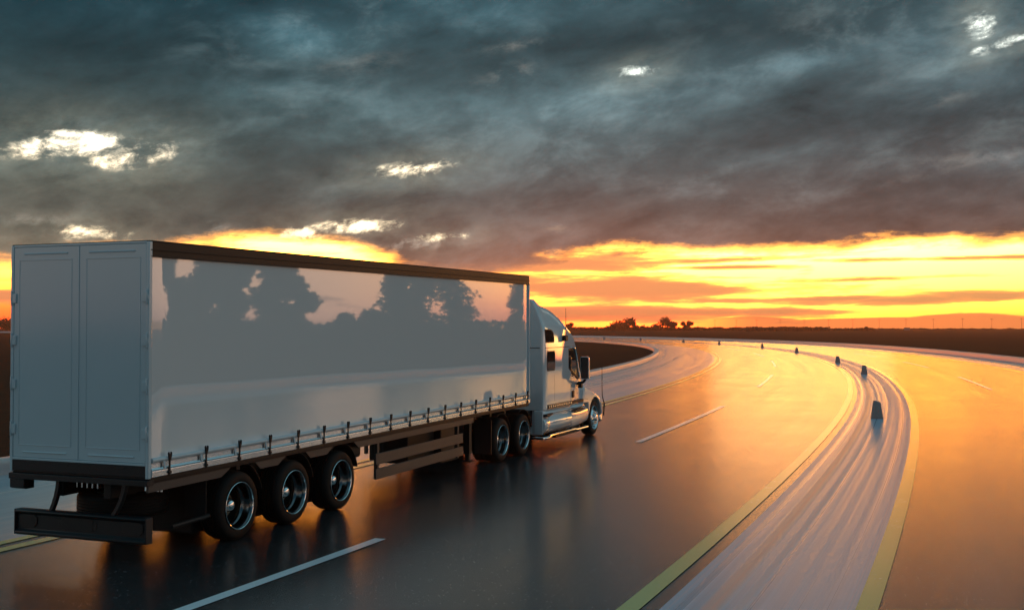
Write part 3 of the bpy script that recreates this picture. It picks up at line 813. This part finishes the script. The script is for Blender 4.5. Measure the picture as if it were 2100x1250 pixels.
plate([(15.86, 2.33), (16.19, 2.33), (16.28, 2.25), (16.43, 1.97), (16.43, 1.69), (16.02, 1.83), (15.87, 1.90)], 'glass', 'pane', f, -.02, .0065, 0)
bm = bmesh.new(); tube(bm, [(.01, 15.84, 2.395), (.012, 16.10, 2.40), (.012, 16.28, 2.37), (.008, 16.40, 2.22), (-.004, 16.66, 1.66), (-.004, 16.68, 1.58)], .028, 8); link('window_pillar_trim', bm, 'alu', f)
plate(rrect(16.10, 16.24, 1.12, 1.30, .02), 'plastic', 'door_handle', TU, -.004, .022, .006)
bm = bmesh.new(); tube(bm, [(.0, 16.05, 1.75), (.03, 16.06, 1.72), (.03, 16.12, 1.68), (.0, 16.13, 1.67)], .014, 6); link('grab_handle', bm, 'plastic', TU)
# perforated step strip
st = link('tread_strip', boxes((-.01, .022, 14.28, 16.98, .965, 1.045)), 'rail_dark', TU, bevel=.004)
st.rotation_euler = (0, 0, 0)
link('strip_edge', boxes((-.004, .026, 14.27, 16.1, 1.045, 1.056), (-.004, .026, 14.27, 16.1, .950, .963)), 'tan_flange', st)
pc0 = None
for k in range(13):
    y = 14.36 + .135 * k
    if pc0 is None: pc0 = link('tread_cleat', boxes((.018, .027, -.026, .026, .978, 1.032)), 'alu', st, bevel=.003); pc0.location = (0, y, 0)
    else: copy_to(pc0, st, (0, y, 0))
# roof details: side antenna, roof fairing line, visor
def antenna(x, y, z, h, lab):
    bm = bmesh.new(); tube(bm, [(x, y, z), (x, y, z + h * .5), (x, y, z + h)], [.010, .008, .004], 6); return bm
an = link('antenna', antenna(.07, 15.42, 2.68, .72, ''), 'plastic', TU); link('antenna_base', boxes((.0, .10, 15.33, 15.51, 2.57, 2.71)), 'plastic', an, bevel=.015)
bm = bmesh.new(); tube(bm, [(.03, 18.72, .48), (.05, 18.72, .80), (.03, 18.60, 1.02), (.03, 18.58, 1.30), (.03, 18.58, 1.82)], [.022, .020, .012, .010, .008], 8); link('parking_pole', bm, 'plastic', TU)
bm = bmesh.new()
loft(bm, [[(CX + x * .97, 16.42 + .16 * (1 - x * x) + .02, 2.60 - .02 * abs(x)), (CX + x * .97, 16.62 + .16 * (1 - x * x), 2.52 - .02 * abs(x)), (CX + x * .97, 16.64 + .16 * (1 - x * x), 2.46 - .02 * abs(x)), (CX + x * .97, 16.44 + .16 * (1 - x * x), 2.55 - .02 * abs(x))] for x in [-1 + i * .125 for i in range(17)]])
link('sun_visor', bm, 'plastic', TU)
# windscreen: sheet standing just off the raked front
bm = bmesh.new(); rows = []
for t in range(7):
    u = t / 6; y = 16.50 + (17.18 - 16.50) * u + .012; zc = 2.74 + (1.72 - 2.74) * u + .055
    rows.append([bm.verts.new((CX + x * .74, y, zc)) for x in [-1 + .25 * i for i in range(9)]])
for A, B in zip(rows, rows[1:]):
    for k in range(8): bm.faces.new((A[k], A[k + 1], B[k + 1], B[k]))
link('windscreen', bm, 'glass', TU)
# hood
def hsec(y, hw, zt, zb_=.60):
    half = [(0, zb_), (hw * .8, zb_), (hw, zb_ + .05), (hw, zb_ + (zt - zb_) * .6), (hw * .95, zb_ + (zt - zb_) * .82), (hw * .82, zt - .03), (hw * .5, zt + .02), (0, zt + .04)]
    return [(CX + x, y, z) for x, z in half] + [(CX - x, y, z) for x, z in half[::-1][1:-1]]
bm = bmesh.new(); loft(bm, [hsec(17.0, .90, 1.52), hsec(17.3, .86, 1.48), hsec(17.7, .80, 1.40), hsec(18.1, .74, 1.28), hsec(18.5, .68, 1.12), hsec(18.75, .62, .98), hsec(18.85, .55, .86)])
link('hood', bm, 'cabpaint', TU, auto=40)
link('grille', boxes((CX - .45, CX + .45, 18.84, 18.88, .55, .86)), 'chrome', TU, bevel=.01)
# fenders
WFY = 18.06
def fender_bm(sgn):
    outer = [(17.02, .92), (17.00, 1.10), (17.05, 1.30), (17.14, 1.37), (17.45, 1.29), (17.85, 1.18), (18.25, 1.08), (18.50, .98), (18.66, .84), (18.72, .66), (18.72, .52)]
    inner = [(18.60, .50)] + [(WFY + .555 * math.cos(R(a_)), .47 + .555 * math.sin(R(a_))) for a_ in range(8, 175, 12)] + [(17.50, .60), (17.48, .92)]
    poly = outer + inner
    bm = bmesh.new(); secs = []
    # several slices: the outer skin bulges over the wheel and tucks in towards the top
    for x, k in ((-.62, .93), (-.30, .985), (-.10, 1.0), (-.03, .985), (.0, .955)):
        s = []
        for i, (y, z) in enumerate(poly):
            if i < len(outer):
                cy_, cz_ = 17.95, .70
                s.append((x, cy_ + (y - cy_) * (k if y > 17.5 else 1), cz_ + (z - cz_) * k))
            else: s.append((x, y, z))
        secs.append(s)
    loft(bm, secs)
    if sgn < 0:
        for v in bm.verts: v.co.x = 2 * CX - v.co.x
    return bm
for s in (1, -1):
    link('fender', fender_bm(s), 'cabpaint', TU, bevel=.02, auto=40)
bm = boxes((-.02, .004, 17.03, 17.44, .925, .932)); link('panel_seam', bm, 'plastic', cabo)
# hood side window-like crease panel
plate([(17.06, 1.04), (17.40, 1.00), (17.40, 1.12), (17.22, 1.28), (17.12, 1.34)], 'cabpaint', 'hood_side_panel', TU, -.03, .012, .01)
link('bumper', boxes((CX - .98, CX + 1.05, 18.66, 18.90, .30, .56)), 'chrome', TU, bevel=.06)
# headlights
for s in (1, -1):
    x = CX + s * .80; link('headlight', boxes((x - .15, x + .15, 18.58, 18.73, .68, .84)), 'chrome', TU, bevel=.05)
# side fairings, tank and steps
def fairing(sgn):
    out = []
    def fl(name, bm, m, **k):
        if sgn < 0:
            for v in bm.verts: v.co.x = 2 * CX - v.co.x
        return link(name, bm, m, TU, **k)
    # long cylinder tank
    bm = bmesh.new(); n = 24; secs = []
    for y, k in ((14.03, .90), (14.06, .97), (14.12, 1.0), (14.30, 1.0), (14.32, .985), (14.36, .985), (14.38, 1.0), (15.85, 1.0), (16.0, 1.0)):
        secs.append([(-.24 + .29 * k * math.cos(2 * math.pi * j / n), y, .585 + .265 * k * math.sin(2 * math.pi * j / n)) for j in range(n)])
    loft(bm, secs); fl('fuel_tank', bm, 'cabpaint', auto=30)
    # upper shelf over the tank
    bm = bmesh.new(); secs = []
    for y in (14.04, 14.10, 15.9, 16.15, 16.35):
        k = .9 if y == 14.04 else 1
        secs.append([(-.22 + .225 * k * math.cos(2 * math.pi * j / n), y, .855 + .10 * k * math.sin(2 * math.pi * j / n)) for j in range(n)])
    loft(bm, secs); fl('side_fairing', bm, 'cabpaint', auto=30)
    # front lower fairing sweeping down behind the wheel, with a bulge above the step
    bm = bmesh.new(); secs = []
    for y, zc, hz, xo in ((15.98, .60, .27, .045), (16.2, .60, .28, .05), (16.6, .60, .27, .052), (17.0, .62, .26, .045), (17.28, .62, .25, .03), (17.42, .62, .22, .01)):
        secs.append([(-.28 + (.28 + xo) * (abs(math.cos(2 * math.pi * j / n)) ** .6) * math.copysign(1, math.cos(2 * math.pi * j / n)), y,
                      zc + hz * (abs(math.sin(2 * math.pi * j / n)) ** .7) * math.copysign(1, math.sin(2 * math.pi * j / n))) for j in range(n)])
    loft(bm, secs); fl('side_fairing', bm, 'cabpaint', auto=30)
    bm = bmesh.new(); secs = []
    for y, k in ((15.95, .3), (16.03, .75), (16.15, 1), (16.7, 1), (16.95, .9), (17.1, .55), (17.16, .2)):
        secs.append([(-.16 + .24 * k * math.cos(2 * math.pi * j / n), y, .880 + .085 * k * math.sin(2 * math.pi * j / n)) for j in range(n)])
    loft(bm, secs); fl('side_fairing', bm, 'cabpaint', auto=30)
    # dark step recesses
    bm = bmesh.new(); extrude_yz(bm, [(16.0, .80), (16.85, .825), (17.0, .80), (16.5, .745), (16.25, .735)], -.25, .085); fl('step', bm, 'plastic', bevel=.01)
    bm = bmesh.new(); extrude_yz(bm, [(14.03, .835), (14.48, .85), (14.48, .82), (14.20, .775), (14.08, .785)], -.25, .075); fl('step', bm, 'plastic', bevel=.01)
    # rear skirt panel behind the tank
    bm = bmesh.new(); box(bm, -.245, -.02, 14.0, 14.03, .36, .925); fl('rear_skirt', bm, 'cabpaint', bevel=.012)
    # chrome rail
    bm = bmesh.new(); tube(bm, [(-.28, 13.86, .29), (.03, 13.90, .285), (.05, 14.0, .285), (.05, 14.30, .285), (.03, 14.36, .315), (.03, 16.2, .315), (.035, 16.35, .295), (.035, 17.25, .295), (-.1, 17.32, .295)], .034, 10); fl('step_rail', bm, 'chrome')
    for y in (14.1, 15.1, 16.1, 17.1):
        bm = bmesh.new(); tube(bm, [(.03, y, .30), (-.12, y, .42)], .02, 6); fl('rail_bracket', bm, 'frame')
fairing(1); fairing(-1)
each('valance', 'frame', TU, (-1.95, -.26, 15.6, 17.5, .14, .55), (-1.9, -.30, 13.9, 15.6, .55, .93), bevel=.02)
# mirrors
for s in (1, -1):
    mx = .25 if s > 0 else 2 * CX - .25
    bm = bmesh.new(); po = rrect(-.115, .115, -.29, .29, .045)
    A = [bm.verts.new((y, -.05, z)) for y, z in po]; B = [bm.verts.new((y, .02, z)) for y, z in po]; D_ = [bm.verts.new((y * .75, .09, z * .9)) for y, z in po]
    n = len(po)
    for P, Q in ((A, B), (B, D_)):
        for k in range(n): bm.faces.new((P[k], P[(k + 1) % n], Q[(k + 1) % n], Q[k]))
    bm.faces.new(A); bm.faces.new(D_)
    mo = link('mirror', bm, 'cabpaint', TU, bevel=.008); mo.location = (mx, 16.42, 1.87)
    bm = bmesh.new(); po2 = rrect(-.098, .098, -.272, .272, .035); A = [bm.verts.new((y, -.054, z)) for y, z in po2]; B = [bm.verts.new((y, -.049, z)) for y, z in po2]
    for k in range(len(po2)): bm.faces.new((A[k], A[(k + 1) % len(po2)], B[(k + 1) % len(po2)], B[k]))
    bm.faces.new(A); link('mirror_glass', bm, 'glass', mo)
    bm = bmesh.new(); sx = -1 if s > 0 else 1
    tube(bm, [(0, 0.02, -.28), (sx * .06, .05, -.36), (sx * .20, .14, -.40), (sx * .27, .20, -.42)], .035, 8); box(bm, sx * .17 - .05, sx * .17 + .05, .06, .16, -.52, -.36); link('mirror_arm', bm, 'plastic', mo)
# chassis, drive axles, fifth wheel
each('chassis_beam', 'frame', TU, (-1.48, -1.40, 10.8, 18.4, .62, .86), (-.82, -.74, 10.8, 18.4, .62, .86), (-1.5, -.72, 10.7, 10.8, .6, .86), bevel=.01)
link('fifth_wheel', boxes((-1.5, -.72, 11.5, 12.5, .88, 1.0)), 'frame', TU, bevel=.04)
DY = (11.55, 12.83)
for y in DY:
    bm = bmesh.new(); tube(bm, [(-W + .3, y, .47), (-.3, y, .47)], .10, 12); link('axle', bm, 'frame', TU)
    copy_to(w0, TU, (-.045, y, RT)); copy_to(w0, TU, (-W + .045, y, RT), (0, 0, math.pi))
    for x in (-.045 - .33, -W + .045 + .33):
        d = bmesh.new(); lathe(d, [(.13, .30), (.13, .42), (.10, .47), (-.10, .47), (-.13, .42), (-.13, .30)], 32, 0, 0, 0); o = link('inner_tyre', d, 'rubber', TU); o.location = (x - (.12 if x > -1 else -.12), y, RT)
for x in (0, -W + .43):
    for y in DY: copy_to(mg0, TU, (x - .03, y, RT + .0))
each('mudflap', 'plastic', TU, (-.44, -.05, 10.92, 10.94, .22, .95), (-W + .05, -W + .44, 10.92, 10.94, .22, .95), (-.50, -.245, 13.46, 13.48, .38, .97))
each('deck_plate', 'frame', TU, (-1.9, -.3, 13.35, 14.02, .86, .93), (-1.7, -.5, 13.0, 13.9, .45, .86), bevel=.02)
# front wheels: bright convex disc with studs
fw = part_empty('front_wheel', TU, (-.03, WFY, RT))
link('tyre', tyre_bm(.30), 'rubber', fw)
bm = bmesh.new(); lathe(bm, [(-.03, .322), (.006, .326), (.012, .318), (.006, .308), (-.03, .296), (-.075, .285)], 40); link('rim', bm, 'chrome', fw)
bm = bmesh.new(); lathe(bm, [(-.075, .285), (-.055, .25), (-.02, .20), (.0, .175), (.002, .12), (-.01, .115)], 40); link('wheel_disc', bm, 'alu', fw)
bm = bmesh.new(); lathe(bm, [(-.01, .116), (.03, .112), (.055, .10), (.072, .07), (.078, .0005)], 28); link('hub_cap', bm, 'chrome', fw)
bm = bmesh.new()
for k in range(10):
    t = k * math.pi / 5 + .1; lathe(bm, [(-.005, .022), (.03, .020), (.055, .014), (.060, .0005)], 8, 0, .152 * math.cos(t), .152 * math.sin(t))
link('lug_nut', bm, 'chrome', fw)
bm = bmesh.new()
for k in range(10):
    t = k * math.pi / 5 + .4; lathe(bm, [(-.06, .024), (-.028, .024), (-.028, .0005)], 10, 0, .232 * math.cos(t), .232 * math.sin(t))
link('hand_hole', bm, 'frame', fw)
copy_to(fw, TU, (-W + .03, WFY, RT), (0, 0, math.pi))

# ------------------------------------------------------------------ trees, far poles, shed
def tree_parts(h, rad, seed, nleaf, leaf, blobs_, trunk_h):
    rnd = random.Random(seed)
    tb = bmesh.new(); tube(tb, [(0, 0, 0), (.02 * h, 0, trunk_h * .6), (0, .02 * h, h * .7)], [.035 * h, .028 * h, .008 * h], 7)
    for k in range(5):
        t = rnd.uniform(0, 6.28); z0 = trunk_h * rnd.uniform(.6, 1.1); L = rad * rnd.uniform(.5, .9)
        tube(tb, [(0, 0, z0), (math.cos(t) * L * .5, math.sin(t) * L * .5, z0 + L * .35), (math.cos(t) * L, math.sin(t) * L, z0 + L * .8)], [.016 * h, .011 * h, .004 * h], 5)
    cb = bmesh.new()
    per = nleaf // len(blobs_)
    for bx, by, bz, br in blobs_:
        for k in range(per):
            d = Vector((rnd.gauss(0, 1), rnd.gauss(0, 1), rnd.gauss(0, 1))).normalized()
            rr_ = br * (rnd.random() ** .45) * (0.82 + .5 * mnoise.noise(d * 2.3 + Vector((seed, bx, bz))))
            c = Vector((bx, by, bz)) + Vector((d.x, d.y, d.z * .85)) * rr_
            if c.z < .25: continue
            n = Vector((rnd.gauss(0, 1), rnd.gauss(0, 1), rnd.gauss(0, 1))).normalized(); u = n.orthogonal().normalized(); v = n.cross(u)
            s = leaf * rnd.uniform(.6, 1.35)
            q_ = [cb.verts.new(c + u * s * a_ + v * s * .62 * b_) for a_, b_ in ((-1, 0), (0, -1), (1, 0), (0, 1))]
            cb.faces.new(q_)
    return tb, cb
def tree(name, label, loc, h, rad, seed, nleaf, leaf, blobs_, trunk_h, group=None):
    t = thing(name, label, 'tree', loc, 0, group)
    tb, cb = tree_parts(h, rad, seed, nleaf, leaf, blobs_, trunk_h)
    link('trunk', tb, 'trunk', t); link('crown', cb, 'leaf', t, smooth=False); return t
def photo_ground(px, dist):              # a point on the ground in the direction of a photo column
    an = az(px); return (CAM.x + dist * (fx * math.cos(an) + fy * math.sin(an)), CAM.y + dist * (fy * math.cos(an) - fx * math.sin(an)), -.05)
DF = 700.0; U = DF / F                   # metres per photo pixel out there
def far_tree(px, pts_, seed, label, trunk=1.5):
    bl = [((x - px) * U, 0, (679 - y) * U * 1.05, r * U * 1.12) for x, y, r in pts_]
    h = max(b[2] + b[3] for b in bl)
    o = tree('far_tree', label, photo_ground(px, DF), h, max(b[3] for b in bl), seed, 2400, .46, bl, trunk, 'trees on the horizon')
    o.rotation_euler = (0, 0, YAW - az(px)); return o
far_tree(1268, [(1262, 670, 13), (1256, 674, 10), (1272, 668, 11), (1246, 676, 8), (1276, 675, 9)], 1, 'rounded low tree at the left of the far pair of big trees')
far_tree(1291, [(1286, 664, 13), (1294, 662, 10), (1282, 672, 12), (1298, 666, 6), (1304, 673, 7)], 2, 'tall rounded far tree just left of the distant gap, leaning over its low neighbour')
far_tree(1322, [(1318, 675, 7), (1328, 676, 6)], 3, 'small bush on the skyline between the two big far trees')
far_tree(1364, [(1364, 660, 11), (1358, 668, 13), (1346, 673, 10), (1372, 666, 9), (1336, 676, 7)], 4, 'tallest far tree on the skyline, with a knobbly crown')
far_tree(1384, [(1383, 667, 6), (1380, 674, 6)], 5, 'small round tree touching the right side of the knobbly far tree')
far_tree(1408, [(1401, 666, 5), (1406, 672, 6), (1413, 665, 6), (1418, 666, 4), (1411, 673, 5)], 6, 'small far tree with a split crown, rightmost of the skyline trees')
far_tree(1785, [(1777, 676, 5), (1768, 677, 4)], 8, 'dark round bush on the skyline at the end of the far hedge')
far_tree(1171, [(1171, 668, 5), (1164, 670, 4)], 9, 'thin bare-topped tree on the skyline just right of the cab')
far_tree(8, [(10, 664, 12), (-6, 666, 12), (24, 664, 12), (16, 672, 10), (-14, 672, 10)], 10, 'dark far tree left of the trailer doors, behind the field')
far_tree(45, [(45, 662, 13), (60, 668, 12), (34, 672, 10)], 11, 'dark far tree mostly hidden behind the trailer doors')
# hedge / wood strips that read as one mass
def hedge(px0, px1, top, seed, dist=DF + 25, step=1.2):
    rnd = random.Random(seed); bm = bmesh.new(); x = px0; u_ = dist / F
    while x < px1:
        g0 = Vector(photo_ground(x, dist)); hgt = (679 - top - 1 + 2.2 * mnoise.noise(Vector((x * .05, seed, 0))) + 1.4 * mnoise.noise(Vector((x * .21, seed, 4)))) * u_
        for k in range(9):
            c = g0 + Vector((rnd.uniform(-.8, .8), rnd.uniform(-2, 2), rnd.uniform(.1, 1.0) * hgt))
            n = Vector((rnd.gauss(0, 1), rnd.gauss(0, 1), rnd.gauss(0, 1) * .6)).normalized(); a1 = n.orthogonal().normalized(); a2 = n.cross(a1); s = rnd.uniform(.35, .75)
            bm.faces.new([bm.verts.new(c + a1 * s * p_ + a2 * s * q_) for p_, q_ in ((-1, -.6), (1, -.7), (.8, .7), (-.9, .6))])
        x += step
    o = link('hedge', bm, 'leaf', smooth=False); o['kind'] = 'stuff'; return o
hedge(-120, 330, 662, 21, DF + 60, 1.5); hedge(330, 1180, 672, 22); hedge(1180, 1620, 672.5, 23); hedge(1530, 1700, 671, 24, DF - 30); hedge(1690, 1790, 674.5, 25)
hedge(1790, 2400, 676.8, 26, DF + 200)
poles = [1466, 1510, 1552, 1600, 1649, 1699, 1749, 1803, 1858, 1914, 1974, 2034, 2095]
words_ = ['first', 'second', 'third', 'fourth', 'fifth', 'sixth', 'seventh', 'eighth', 'ninth', 'tenth', 'eleventh', 'twelfth', 'thirteenth']
for i, px in enumerate(poles):
    dist = 980 - 14 * i; hgt = 8.2
    t = thing('utility_pole', 'thin wooden utility pole on the horizon, %s to the right of the far trees' % words_[i], 'utility pole', photo_ground(px, dist), YAW - az(px) + .3, 'utility poles on the horizon')
    bm = bmesh.new(); tube(bm, [(0, 0, 0), (0, 0, hgt)], [.11, .08], 8); link('pole', bm, 'wood', t)
    link('cross_arm', boxes((-1.2, 1.2, -.05, .05, hgt - .65, hgt - .5)), 'wood', t)
sh = thing('shed', 'low pale shed with a shallow roof alone on the far field edge', 'shed', photo_ground(1860, 800), YAW - az(1860))
link('wall', boxes((-1.9, 1.9, -1.2, 1.2, 0, 1.3)), 'shed', sh)
bm = bmesh.new(); A = [(-2.1, -1.4, 1.3), (2.1, -1.4, 1.3), (2.1, 1.4, 1.3), (-2.1, 1.4, 1.3)]
vs = [bm.verts.new(p) for p in A]; r1, r2 = bm.verts.new((-1.6, 0, 1.75)), bm.verts.new((1.6, 0, 1.75))
for f in ((0, 1, 5, 4), (2, 3, 4, 5)): bm.faces.new([(vs + [r1, r2])[i] for i in f])
bm.faces.new((vs[1], vs[2], r2)); bm.faces.new((vs[3], vs[0], r1)); bm.faces.new(vs[::-1]); link('roof', bm, 'wood', sh)

# roadside trees to the right of the frame: they are what the glossy curtain reflects
MC = Vector((-CAM.x, CAM.y))
def reflected(px, X):
    ph = YAW + math.atan((1050 - px) / F); t = (X - MC.x) / math.sin(ph); return (X, MC.y + t * math.cos(ph), -.05), t
for i, (px, X, top, wpx, tr) in enumerate([(355, 44, 440, 44, 3.0), (420, 50, 470, 52, 2.6), (490, 46, 450, 56, 1.6), (560, 50, 430, 60, 1.0), (608, 54, 500, 44, .8), (712, 60, 640, 34, .5), (752, 62, 628, 30, .5),
                                       (812, 48, 450, 50, 1.4), (870, 50, 470, 60, 1.0), (940, 56, 455, 56, 1.0), (1070, 58, 470, 36, 1.0)]):
    loc, dist = reflected(px, X); u_ = dist / F; h = min(10.8, (667 - top) * u_ + 2.95); rad = wpx * u_; rnd = random.Random(50 + i)
    nb = 8; bl = [(rnd.uniform(-.4, .4) * rad, rnd.uniform(-.4, .4) * rad, z_, rad * rnd.uniform(.5, .8)) for z_ in [tr + (h - tr) * k / nb for k in range(nb)]]
    tree('roadside_tree', 'dark leafy tree mirrored in the glossy trailer side, %s from its rear corner' % words_[i], loc, h, rad, 60 + i, 3600, .30, bl, max(1.0, tr), 'roadside trees on the right')
rnd = random.Random(99); bm = bmesh.new()
for px in range(300, 1130, 2):
    for k in range(12):
        loc, dist = reflected(px + rnd.random() * 2, 66); u_ = dist / F
        c = Vector(loc) + Vector((rnd.uniform(-1, 1), 0, rnd.uniform(0.1, (667 - 655 + 5 * mnoise.noise(Vector((px * .03, 3, 0))) + 2 * mnoise.noise(Vector((px * .15, 5, 0)))) * u_ + 2.95)))
        n = Vector((rnd.gauss(0, 1), rnd.gauss(0, 1), rnd.gauss(0, 1))).normalized(); a1 = n.orthogonal().normalized(); a2 = n.cross(a1); q = rnd.uniform(.2, .5)
        bm.faces.new([bm.verts.new(c + a1 * q * p_ + a2 * q * q_) for p_, q_ in ((-1, -.6), (1, -.7), (.8, .7), (-.9, .6))])
link('hedge', bm, 'leaf', smooth=False)['kind'] = 'stuff'

# ------------------------------------------------------------------ haze
hm = bpy.data.materials.new('haze_air'); hm.use_nodes = True; t = hm.node_tree; t.nodes.clear()
pv = t.nodes.new('ShaderNodeVolumePrincipled'); pv.inputs['Color'].default_value = (1.0, 0.50, 0.28, 1); pv.inputs['Density'].default_value = 0.00042; pv.inputs['Anisotropy'].default_value = 0.6
out = t.nodes.new('ShaderNodeOutputMaterial'); t.links.new(pv.outputs[0], out.inputs['Volume'])
bm = boxes((-1130, 1130, -1130, 1130, -1.1, 12.2)); hz = link('haze', bm, hm, smooth=False); hz['kind'] = 'stuff'
